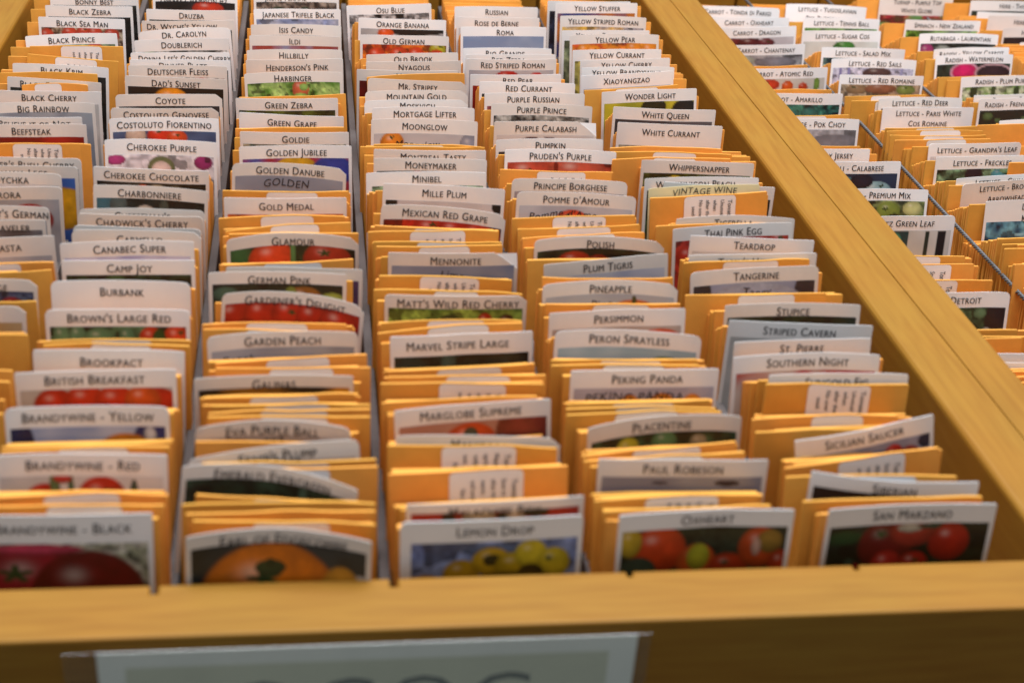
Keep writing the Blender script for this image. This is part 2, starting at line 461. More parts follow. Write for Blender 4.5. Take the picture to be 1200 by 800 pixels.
COLS['t2'] = """
C 179,-6,278,-3|Dwarf Champion #2|227|8|0c0c10/1c1a1c;e.66,.09,.2,.1,b83018
C 171,11,276,12|Druzba|224|12|dk
C 166,24,274,24|Dr. Wyche's Yellow|213|12|dk|w
C 162,38,270,33|Dr. Carolyn|215|13|dk|r B3
C 157,48,268,45|Doublerich|212|14|c0c0c0/202420/14;l6a8a40,3
C 153,62,269,62|Donna Lee's Golden Cherry|216|12|wht|b
C 152,70,270,71|Dinner Plate|214|12|dk|b
C 150,77,266,78|Deutscher Fleiss|208|14|b8a8a0/c8c0b8;e.75,.06,.1,.06,c03020|w
C 146,89,265,93|Dad's Sunset|206|12|0e0c0e/1a1616/3;e.45,.12,.18,.12,e09018|w
C 135,111,260,111|Coyote|199|14|202024/303036|w R
C 129,127,256,126|Costoluto Genovese|194|14|dk|R w
C 128,139,256,140|Costoluto Fiorentino|192|16|38486c/4c6088/4;e.22,.05,.1,.1,c8b0a0;e.45,.05,.12,.1,c83018;e.62,.07,.1,.08,d04a20|b
C 122,164,254,167|Cherokee Purple|189|18|c4c0cc/dcdae2/5;p.5,.13,.13,.12,6a7450;p.5,.16,.1,.1,d8c4c0;p.07,.05,.09,.05,b43c80;p.9,.06,.09,.07,9a2c70;p.94,.03,.03,.03,5a1c40|b
C 109,195,245,200|Cherokee Chocolate|177|16|1a1c1e/30302e/6;e.42,.12,.1,.1,d06020;e.55,.1,.14,.08,b8b4a0;p.72,.1,.1,.08,6a6450|c12
C 109,217,244,224|Charbonniere|175|15|0c1214/1c282a/6;p.06,.08,.1,.14,3a6878;p.2,.06,.08,.1,4a5a5c;e.45,.14,.1,.08,c8c0b8;p.62,.1,.05,.1,404a44|w
C 92,245,240,247|Cheeseman's|166|14|dk|w r
C 90,250,238,253|Chadwick's Cherry|166|16|dk|w r
C 85,264,236,268|Cascade|160|14|dk|r w
C 84,269,236,273|Carmello|163|22|3c3c6a/6c1418/3|r w R
C 70,285,227,283|Canabec Super|151|18|a4a4d0/c8c8e4/4|
C 72,305,228,305|Camp Joy|151|17|dgrn|b
C 59,330,223,331|Burbank|142|40|wht|b r
C 53,362,222,364|Brown's Large Red|139|20|16281e/4c7858/7;e.08,.09,.06,.11,5c8a68;e.2,.08,.06,.1,588668;e.36,.1,.12,.09,528060;e.56,.1,.06,.1,4c7c60;e.74,.1,.09,.1,b83018;e.93,.1,.1,.12,c83a18;p.8,.1,.05,.08,1e4820|b r
E 49,399,223,400|105,178
E 50,404,222,405|106,177
C 39,409,216,413|Brookpact|130|40|wht|b
C 17,436,206,433|British Breakfast|110|21|b4b0ae/c0bcb8/4;e.9,.14,.16,.14,b82410;e.22,.12,.14,.13,b8240e;e.42,.1,.14,.13,c02a10;e.62,.11,.14,.13,c22c10;e.8,.1,.12,.12,c85018;e.32,.2,.12,.1,a81e0c;e.52,.2,.12,.1,b0220c|b
C 4,480,198,475|Brandywine - Yellow|102|24|8ca0cc/b8c4e0/3;p.03,.12,.12,.2,18204c;p.95,.1,.16,.16,1c2a6c;p.9,.06,.04,.06,c8ccd8;e.26,.24,.16,.14,c87018;e.74,.2,.2,.15,d8841c|b r
E 2,522,198,519|68,151
E 2,527,198,524|67,150
C -8,533,196,533|Brandywine - Red|96|26|c8ccd2/e0e2e6/3;e.27,.17,.13,.12,c8281c;e.62,.14,.15,.14,cc3024;p.33,.05,.03,.16,5c7a50;p.43,.08,.02,.14,40684c;p.82,.12,.025,.1,24443c;p.38,.02,.06,.03,b83838|b
E -8,581,197,580|51,140
E -8,592,192,592|54,143
C -25,602,178,602|Brandywine - Black|73|33|c8c4b8/8c9078/12;e.3,.34,.42,.34,8c1024;e.62,.38,.36,.33,6a0a10;p.3,.04,.3,.035,c03858|b
"""
COLS['t3'] = """
C 297,-8,397,-7|Jaune Flamme|334|11|403430/9a8c80/12;l2c3a2c,4
C 297,11,399,11|Japanese Trifele Black|349|12|7c8cb4/b4bcd4/5|b
C 294,29,400,31|Isis Candy|347|13|dk|w
C 292,42,399,43|Ildi|345|12|984038/8890b0/4|w
C 289,59,401,59|Hillbilly|344|14|dk|w
C 288,70,402,69|Henderson's Pink|348|18|wht|w
C 286,87,401,85|Harbinger|343|12|4c7828/9cbc6c/10;e.57,.08,.09,.1,c86040;l88b058,6|w B2
E 283,114,405,110|
C 276,115,396,115|Green Zebra|338|14|5a6a20/30341c/8|
C 280,132,403,136|Green Grape|342|19|wht|b
E 282,151,403,149|
C 281,154,409,155|Goldie|346|14|30402c/b0a890/14|
C 280,172,412,171|Golden Jubilee|347|15|a02830/3c50a0/3;p.5,.1,.2,.12,c89c20;p.85,.12,.2,.14,2c3c98|
C 272,192,406,199|Golden Danube|340|15|848a9c/949aaa/3|w r R B4 hGolden,336,214
E 261,222,409,225|312,372
C 262,232,406,231|Gold Medal|335|19|b84820/d87428/5;e.3,.08,.25,.16,c84a1c;e.7,.08,.3,.16,d4602a|
E 256,256,404,253|305,367
E 264,270,411,261|316,373
E 268,274,420,273|320,380
C 265,282,420,280|Glamour|343|14|1c2c1c/2c4428/6;p.06,.1,.12,.16,2c6038;e.33,.12,.19,.16,d04420;e.78,.12,.2,.16,a83020;p.5,.08,.02,.14,50804c|w R B7
E 262,310,414,303|308,376
C 265,313,425,316|Giant Pink|346|14|5c3c64/40345c/4|w
C 244,320,406,321|German Pink|327|14|141a16/26362a/6;p.1,.08,.1,.06,3c5a4c;e.7,.1,.14,.08,8a5a24;p.6,.1,.05,.08,7c8c3c;p.92,.12,.1,.06,90a048|w B2
C 261,344,427,361|Gardener's Delight|346|13|7a1010/9a1a12/6;e.06,.1,.13,.13,a82010;e.26,.1,.12,.13,b42612;e.46,.09,.12,.13,b02412;e.64,.1,.12,.12,ac2010;e.84,.12,.15,.14,a41c10;e.16,.22,.1,.1,981810;e.36,.22,.1,.1,a01a10;e.56,.22,.1,.1,9c1810|w R B8 m2
E 237,379,406,381|288,360
E 238,386,402,389|288,360
C 242,396,419,388|Garden Peach|330|18|8c94a4/a0a8b6/3|w r B3 hPeach,278,421
E 252,425,430,415|311,385
E 252,432,434,429|315,390
C 227,444,414,440|Galinas|320|14|c88c20/2a2014/4|w B2
E 234,466,416,461|292,372
E 248,475,434,473|308,386
E 244,482,434,480|304,384
E 243,489,434,488|304,384
C 229,500,411,504|Eva Purple Ball|319|17|c0b4ac/d0c4bc/4;e.22,.16,.24,.14,8c1410;e.85,.17,.2,.12,981c14|w B7 r heva,320,513
E 229,517,420,520|
C 220,537,421,516|Ernie's Plump|324|20|b8aca8/c8bcb8/4;e.3,.15,.22,.12,901814;e.84,.13,.16,.1,901814|w r B3 hErnie,330,539
E 236,541,441,538|298,386
E 236,549,443,546|298,386
C 213,547,420,573|Emerald Evergreen|319|17|0e1612/243a2c/6;p.7,.1,.03,.12,405a4c|w B9
E 229,579,420,586|296,384
E 213,589,440,591|
E 218,599,440,600|
E 225,611,440,612|296,386
C 217,630,436,634|Earl of Edgecombe|332|16|10181c/243038/4;e.45,.33,.4,.33,d0700c;p.45,.16,.09,.05,22381c;p.45,.13,.03,.03,16280e;p.98,.32,.16,.16,c8bcb4;p.86,.3,.12,.18,c88c28|w B8
"""
COLS['t4'] = """
C 406,7,505,4|Osu Blue|457|11|14181c/c8c8cc/11|b
C 420,21,523,24|Orange Banana|472|12|c0c0c2/9c9ca0/4;p.62,.02,.4,.05,1c1a1c;e.3,.05,.1,.06,d8541c|b
C 422,41,526,43|Old German|473|11|b03010/d8701c/7;e.9,.05,.1,.08,b0a828;fc8401c,4,.12|
C 429,64,537,62|Old Brook|484|13|dk|w
C 429,73,540,71|Nyagous|485|13|dk|w
C 418,81,537,83|Nepal|476|13|dred|w
E 430,91,544,86|
C 431,92,547,96|Mr. Stripey|490|15|dk|w R
C 428,108,548,107|Mountain Gold|488|14|dk|w R
C 427,119,548,118|Moskvich|489|14|8c94ac/a4acbc/4|R
C 436,127,556,127|Mortgage Lifter|498|16|wht|
C 435,140,560,143|Moonglow|498|17|b4b0b4/c4c0c2/3;e.18,.1,.12,.12,d07c20;e.95,.12,.1,.14,8c8c98|w B2 hMoonglow,490,169
E 422,172,556,173|
E 438,170,568,172|470,520
C 438,174,570,177|Montreal Tasty|508|13|wht|
C 438,185,571,188|Moneymaker|505|15|8c2018/303030/5|w B1
C 429,203,570,202|Minibel|500|16|34503c/8cb090/11;l9cc0a4,4|b m4
C 449,215,592,222|Mille Plum|521|19|c0bcc0/d0ccd0/3;p.02,.02,.08,.06,141416;p.99,.02,.07,.06,141416|
C 447,240,593,253|Mexican Red Grape|522|17|8c1410/b42814/5;e.4,.09,.16,.12,b8281a;e.6,.09,.16,.12,b0241a;e.8,.1,.16,.12,b82a1a|w R B4
E 439,264,585,270|485,550
E 431,271,584,271|480,545|p
E 438,283,588,284|488,548
E 441,288,589,287|490,550
C 455,296,607,295|Mennonite|534|15|7c8aa8/98a2b8/3|w c16 hLima,530,322
E 444,324,600,327|492,561|p
E 438,340,612,343|508,560
C 451,346,617,345|Matt's Wild Red Cherry|537|15|4c6c2c/98b850/9;l9cc060,8;l2c4020,6;e.72,.1,.06,.07,9c2010;e.8,.18,.06,.07,b02c14;e.88,.11,.06,.07,3a1c14;e.94,.18,.05,.06,401c14|w R
E 446,378,612,376|500,568
E 442,389,613,379|500,572
C 457,395,624,387|Marvel Stripe Large|536|24|0e1412/202e2c/7;p.4,.1,.06,.14,36504c;p.12,.1,.1,.12,1c3434|b
E 454,436,626,424|511,586
E 454,442,640,439|522,597
E 446,450,637,448|514,592|p
E 447,471,630,464|
C 462,482,645,466|Marglobe Supreme|551|20|a87868/b88c7c/3;p.85,.1,.2,.2,7c3028;e.48,.13,.17,.12,c84818;p.48,.1,.05,.06,3a4438|B1
C 464,510,657,515|Manitoba|562|18|gb|w R
E 454,524,652,522|517,604|p
E 455,556,665,544|525,612|p
C 476,590,685,581|Malachite Box|580|11|9c2018/a0281c/3;p.22,.03,.04,.04,101014;p.4,.03,.1,.05,b0a890;p.55,.03,.05,.03,1c2018;p.62,.03,.06,.05,b8ac98;p.74,.02,.08,.03,202818|w
C 469,612,684,602|Lemon Drop|580|25|6878a8/8c9cc8/5;p.5,.06,.2,.04,54688c;e.3,.22,.11,.1,b89018;e.48,.14,.12,.1,c8a01c;p.48,.13,.05,.04,403818;e.62,.18,.12,.1,bc9c18;e.72,.1,.1,.1,d4bc28;e.86,.17,.1,.11,c8b024;p.72,.24,.08,.07,403010;e.08,.3,.12,.08,c08c14;p.6,.3,.3,.08,5c4c18|b r m5
"""
COLS['t5'] = """
C 533,8,630,9|Russian|582|13|dk
C 535,20,632,21|Rose de Berne|582|13|wht|
C 540,32,640,32|Roma|592|11|7c90b4/98a8c4/4|b
C 543,57,646,57|Rio Grande|592|12|wht|b
C 546,64,651,64|Red Zebra|596|12|wht|
C 547,69,652,69|Red Striped Roman|601|13|a8a8b4/b8b8c0/4;e.45,.08,.14,.08,b02424;e.8,.08,.08,.06,b82c2c|
C 551,87,658,87|Red Pear|607|13|a0281c/8c1a14/4|b
C 562,96,674,98|Red Currant|620|14|dk|b
C 568,110,685,110|Purple Russian|625|15|b0a8b0/8c2c30/5|
C 576,122,694,125|Purple Prince|635|14|101012/a8a8a4/12|w
C 579,142,700,144|Purple Calabash|640|16|c8c2c2/d6d0d0/3;e.36,.1,.14,.08,4c1418;e.54,.1,.12,.08,541a1c|w c18
C 581,164,707,164|Pumpkin|645|14|1c1c24/34303a/5|
C 592,176,722,178|Pruden's Purple|657|15|9c2c1c/b84c34/5;e.2,.12,.24,.16,b44430;e.66,.12,.28,.18,b8503c;p.46,.1,.02,.12,701810|b
E 586,198,717,202|629,686|p
C 600,209,736,214|Principe Borghese|669|15|9c949c/b0a8ae/3|w r
C 606,225,746,231|Pomme d'Amour|676|16|a8acb8/bcc0ca/3;e.47,.13,.15,.1,c04024|w r B2 hPomme d'Amour,668,253
E 600,256,744,252|647,709|p
E 607,269,749,262|652,714
E 612,279,755,272|658,720
C 627,283,778,284|Polish|704|14|141c14/243424/6;e.3,.1,.14,.08,a83018;e.5,.12,.1,.07,8c2414|w R B6
E 618,304,780,302|
C 637,310,783,297|Plum Tigris|712|16|a0a8c4/c0c4d4/3|w
E 636,326,788,324|
C 636,334,795,334|Pineapple|716|16|a8acb8/b8bcc4/3;e.7,.14,.2,.1,c8682c;p.69,.05,.02,.04,3c4020|w R B5 hPine,706,355
E 639,356,797,355|694,760
C 643,366,804,362|Persimmon|725|20|a89c98/b4aaa6/3;e.84,.1,.17,.08,c85028|B1
C 651,389,822,394|Peron Sprayless|738|20|8cacc0/a4c0d0/3;e.78,.12,.12,.07,4c7854|B4 r
E 645,420,818,422|702,775
E 646,428,820,428|706,778
C 669,434,843,432|Peking Panda|759|21|a8a8bc/bcbccc/3;e.4,.15,.08,.1,d8841c;e.63,.14,.1,.1,d88420;e.85,.15,.08,.1,d88a24|b hPeking Panda,745,464
E 664,473,832,468|716,789
E 664,480,838,476|720,792
E 664,486,845,481|720,794
C 689,502,869,488|Placentine|776|19|0c1c14/2c4c34/8;e.25,.1,.08,.09,b0b030;e.5,.07,.09,.08,4c7c54;e.74,.08,.06,.06,989078;e.68,.16,.12,.05,b83818;l4c7858,5|w B6
E 681,532,864,518|740,820
E 684,540,872,528|745,822
C 702,539,900,537|Paul Robeson|801|20|8c8ea0/a4a6b4/3;e.3,.26,.15,.14,681018;e.72,.26,.17,.14,6c1018;p.36,.04,.05,.01,40384c;p.78,.04,.08,.02,342c40|
E 696,586,888,579|755,841|p
E 706,596,905,594|
C 726,604,931,596|Oxheart|830|20|0c1010/243024/6;e.22,.14,.17,.16,c03c14;e.05,.08,.07,.1,b89c28;p.1,.28,.12,.1,34483c;e.46,.24,.12,.13,b84c1c;p.47,.2,.07,.09,a0a028;e.66,.28,.12,.1,a43014;e.84,.14,.13,.14,b84418;p.9,.1,.08,.08,90702c;e.98,.26,.08,.1,a83014;p.82,.14,.03,.06,c8a090|b
"""
COLS['t6'] = """
C 642,1,739,2|Zapotec|690|12|14141a/3c4460/5
C 651,4,747,4|Yellow Stuffer|700|12|b86c28/34407c/4|
C 657,19,757,21|Yellow Striped Roman|707|13|9c98a0/c8a040/7|w
C 659,36,761,36|Yellow Perfection|710|12|2c3c2c/88906c/7|
C 668,42,772,41|Yellow Pear|721|11|b4481c/d88c28/8;fd88420,5,.1|w
C 671,59,775,58|Yellow Currant|723|13|a09c58/c8b858/6|
C 680,71,785,68|Yellow Cherry|734|13|dk|
C 682,80,790,79|Yellow Brandywine|734|13|dk|
C 681,89,789,83|Xiaoyangzao|734|16|a8aab8/b8bac4/3|b
E 685,106,794,99|720,770
C 705,108,817,104|Wonder Light|762|14|c0b430/909428/4;p.55,.06,.14,.1,202414;p.9,.1,.15,.12,1c1c1c|
C 719,125,839,129|White Queen|780|14|34343c/5c5c66/3|
C 724,143,847,148|White Currant|787|26|b8b0a0/8c8a74/8|
E 715,173,846,175|
E 716,179,857,181|765,815
E 717,186,857,187|765,815
C 752,187,884,192|Whippersnapper|820|15|20240e/5c6420/10;e.3,.08,.09,.06,c0ac28;e.42,.1,.06,.06,c8b430;e.55,.08,.06,.05,a89c24|w
C 755,209,890,209|Wapsipinicon Peach|815|14|dgrn|
C 778,213,908,219|White Beauty|850|15|141418/26262c/3|
C 760,221,890,216||825|90|-|y
E 762,232,898,224|801,861|p
E 768,264,900,262|
C 792,256,932,257|Tigerella|860|16|wht|w B4
C 788,268,929,261|Thai Pink Egg|859|15|8c1c14/b43424/5;fb8301c,5,.1|w
C 809,275,955,282|Teardrop|885|18|wht|b
C 808,299,957,296|Tappy's Heritage|884|14|wht|
E 801,307,949,304|846,912
C 810,320,959,311|Tangerine|886|17|7c88a8/9ca4bc/3;p0.05,.1,.1,.18,2c2c34;p.97,.1,.14,.2,342c34;p.5,.16,.4,.16,a4acc0|w r hTangy,888,341
E 804,346,967,342|864,930
C 849,357,1010,358|Stupice|930|15|0c140c/1c2c18/6|w
C 854,374,1024,382|Striped Cavern|938|19|a8a8a8/b8b8b8/4|
C 860,400,1022,397|St. Pierre|940|20|wht|
C 860,419,1031,415|Southern Night|947|20|b03028/c8c0bc/4|b B3
C 902,440,1064,438|Sungold Fig|981|18|wht|
E 897,448,1066,451|947,1020|p
E 882,492,1050,485|950,1010
E 885,505,1055,500|
C 932,517,1093,484|Sicilian Saucer|1012|20|8490b4/a8b0cc/4;p.04,.1,.1,.2,20202c;e.62,.2,.11,.11,a81420;e.72,.12,.08,.09,b4182a;e.84,.17,.1,.1,981420;p.97,.05,.06,.06,2c2c44|b T B-2
E 920,548,1100,523|980,1059|p
E 922,560,1120,556|1000,1072
C 951,551,1148,564|Siberian|1050|16|181418/241a1e/3;e.35,.14,.2,.1,b04434;e.7,.12,.22,.1,a83424|b B-4
E 942,588,1150,580|
C 971,596,1170,591|San Marzano|1071|22|080e0c/1c2820/6;p.1,.08,.12,.05,1c4424;e.36,.14,.17,.17,6c0e12;e.52,.06,.14,.1,a02c20;p.5,.03,.08,.03,b8b0a0;e.76,.13,.13,.13,a41c0c;e.38,.28,.1,.1,ac2420;e.55,.28,.1,.09,a01c14;e.16,.32,.08,.07,901814;l2c4438,3|
"""
COLS['v1'] = """
C 815,7,914,10|Carrot - Tonda di Parigi|865|13|wht|b r
C 820,21,925,21|Carrot - Oxheart|878|12|wht|b
C 826,33,934,31|Carrot - Dragon|887|12|c0b8bc/d0ccd0/4;e.3,.05,.14,.05,5c1c24;e.5,.06,.14,.06,501820;e.68,.06,.1,.05,64242c|b
C 835,53,944,52|Carrot - Chantenay|898|12|a0a0a4/88888e/8;p.7,.08,.24,.06,7c7c86;p.3,.06,.16,.06,a8b0a4|b
E 838,79,946,76|
C 850,81,970,79|Carrot - Atomic Red|917|12|c0bcb4/d0ccc4/4;e.2,.06,.16,.05,b83020;e.42,.06,.12,.06,c03c24;e.62,.08,.06,.06,c8541c;e.78,.09,.05,.05,c04420;p.92,.06,.03,.07,6c8c3c|b
E 856,107,974,105|
C 862,108,988,110|Carrot - Amarillo|931|13|0c3c40/3c8474/13;l2c6c68,8;l0c1c2c,4|b
E 870,137,996,135|930,968
C 880,140,1007,140|Cabbage - Pok Choy|953|13|9c9ca4/b0b0b6/5;e.42,.05,.1,.04,7cac64;p.8,.14,.3,.1,787880|b
E 884,173,1007,171|
C 888,175,1020,175|Cabbage - Early Jersey|957|15|wht|b
C 910,190,1057,190|Broccoli - Calabrese|995|14|14203c/243450/4;e.25,.12,.18,.12,3c7c8c;e.55,.1,.12,.08,4c8c98;e.82,.14,.14,.08,8cb4c0;p.7,.06,.1,.06,101830|b
C 940,223,1089,223|Broccoli - Premium Mix|1020|14|283020/90a060/10;e.2,.06,.12,.05,b8b478;e.45,.1,.1,.06,a0ac58;e.7,.08,.1,.07,788c3c;e.9,.06,.08,.06,c0c080;l1c2418,6|b
C 965,252,1121,253|Beet - Quartz Green Leaf|1042|17|c0c4c4/d4d6d6/3;b.3,.36,0,.5,0c2030;b.48,.66,0,.5,0c3c44;p.57,.12,.05,.1,2c8c74;p.55,.26,.05,.08,3c9480;b.80,.83,0,.5,20302c;b.9,.96,0,.5,181c24|b r
E 985,302,1132,301|1020,1102
E 995,311,1143,310|1030,1115|p
E 1003,329,1155,328|1040,1121|p
C 1012,345,1185,343|Beet - Golden Detroit|1098|18|1c2c24/486c4c/9;l5c8060,5;p.94,.1,.08,.16,221820;p.88,.2,.05,.06,a0a4a8|b r
E 1025,388,1194,387|1060,1114
E 1028,396,1197,395|
C 1040,415,1215,414|Beet - Cylindra|1128|16|3c6c70/a0b8bc/7|b
C 1048,427,1225,425|Beet - Chioggia|1140|16|wht|b
"""
COLS['v2'] = """
C 922,5,1015,9|Lettuce - Yugoslavian~Red Butterhead|970|25|wht|b
C 942,21,1031,23|Lettuce - Tennis Ball|987|12|4c7c2c/6c9c4c/5|b
C 940,36,1033,37|Lettuce - Sugar Cos|988|13|c4c8c4/d4d8d4/4;e.55,.06,.14,.07,3c7c34;p.45,.08,.06,.05,2c6428|b
C 964,56,1060,58|Lettuce - Salad Mix|1012|12|0c2c34/7ca49c/12|b
C 975,69,1074,71|Lettuce - Red Sails|1026|11|b0b0c8/c4c4d8/9;e.55,.06,.18,.07,4c3838;p.1,.06,.02,.1,8480b0;p.2,.06,.02,.1,7c7cac;p.85,.06,.02,.1,9090b8|b
C 985,88,1082,89|Lettuce - Red Romaine|1034|11|a89880/94806c/8;e.2,.06,.14,.06,846c50;e.5,.05,.2,.06,8c5c44;e.82,.06,.12,.06,788c48|b
E 990,113,1085,111|1020,1055
E 998,118,1085,117|1025,1060
C 1030,116,1128,115|Lettuce - Red Deer|1079|12|dk|m3
C 1035,126,1141,126|Lettuce - Paris White~Cos Romaine|1089|26|2c2c2c/c0b890/12|b
E 1037,150,1145,148|1072,1118
E 1040,154,1152,153|1078,1125
E 1044,159,1155,158|1082,1128
E 1048,164,1162,163|1085,1132
C 1090,169,1196,166|Lettuce - Grandpa's Leaf|1146|15|wht|b r
C 1097,184,1206,182|Lettuce - Freckles|1152|15|183024/8cb490/9;p.42,.06,.1,.1,20182a;e.7,.06,.08,.06,3c8ca0;l7cac88,5|b
C 1120,209,1240,203|Lettuce - Cimmaron|1181|13|wht|b
C 1127,215,1240,207|Lettuce - Bronze~Arrowhead|1181|28|gb|w r
C 1156,236,1275,234|Lettuce~Kalura|1214|25|1c4c6c/6ca8bc/9;l8cbccc,5|
E 1170,280,1275,278|
E 1192,286,1300,283|
E 1178,292,1290,289|
E 1190,310,1300,306|
E 1204,336,1310,332|
"""
COLS['v3'] = """
C 1032,-4,1117,-2|Turnip - Purple Top~White Globe|1076|21|a02c3c/5c8c50/6|w
C 1061,23,1150,25|Spinach - New Zealand|1107|12|2c5018/6c9c3c/12;l84b454,6|b
C 1078,40,1170,41|Rutabaga - Laurentian|1126|12|101412/2c3430/7;e.08,.1,.1,.1,8c3064;p.3,.06,.1,.03,88908c|b
C 1094,58,1183,56|Radish - Yellow Carrot|1139|13|wht|b
C 1097,66,1187,64|Radish - Watermelon|1142|11|182420/2c3c30/6;e.38,.1,.2,.12,e0a8c0;p.38,.1,.17,.1,c81c64;p.78,.12,.26,.12,d8b0b8;p.78,.12,.23,.1,34242c|b
E 1100,91,1191,88|
C 1127,91,1222,88|Radish - Plum Purple|1177|12|6c9448/c0ccb0/13;p.15,.06,.05,.1,2c3c24;p.4,.08,.03,.12,3c5030;p.7,.06,.03,.1,304428|b
C 1142,112,1240,108|Radish - German|1191|12|wht|b
C 1147,116,1245,114|Radish - French Breakfast|1199|14|1c2c20/202424/4;l4c6440,6|b
E 1146,147,1250,145|
C 1172,142,1275,140|Radish - Cherry Belle|1224|16|14141a/20202a/4|b
E 1178,172,1280,170|
E 1182,190,1290,188|
"""
COLS['v4'] = """
C 1138,1,1229,3|Herb - Thyme|1190|12|1c2c24/3c4c40/8
C 1146,14,1240,16|Herb - Summer Savory|1196|12|1c2c24/24342c/6|b
C 1158,18,1252,20|Herb - Sage|1205|22|wht|
C 1175,33,1268,34|Herb - Parsley|1218|11|201c24/342c34/4|
C 1195,50,1290,48|Herb - Oregano|1240|10|1c3c3c/5c9c9c/9|b
"""
ORD = ['first', 'second', 'third', 'fourth', 'fifth', 'sixth', 'seventh', 'eighth', 'ninth', 'tenth', 'eleventh', 'twelfth']
WHERE = {'t1': 'leftmost tomato row', 't2': 'second tomato row from left', 't3': 'third tomato row from left', 't4': 'fourth tomato row from left',
         't5': 'fifth tomato row from left', 't6': 'tomato row beside the rail', 'v1': 'carrot row', 'v2': 'lettuce row',
         'v3': 'radish row', 'v4': 'herb row'}
ZT = .020                                     # tops of the tomato packets above the rail
ZT2 = -.024                                   # the second tray is filled less high
def zt_of(col): return ZT if col[0] == 't' else ZT2
HC = .114
CARDS, ENVS = [], []
def lean_for(seed): return 11 + random.Random(seed).uniform(-2.5, 2.5)

def parse(col, text):
    out = []
    for i, ln in enumerate(l for l in text.strip().split('\n') if l.strip()):
        kind, rest = ln[0], ln[2:]
        g = [q.strip() for q in rest.split('|')]
        xl, yl, xr, yr = map(float, g[0].split(','))
        out.append(dict(kind=kind, g=g, xl=xl, yl=yl, xr=xr, yr=yr, i=i, col=col))
    return out

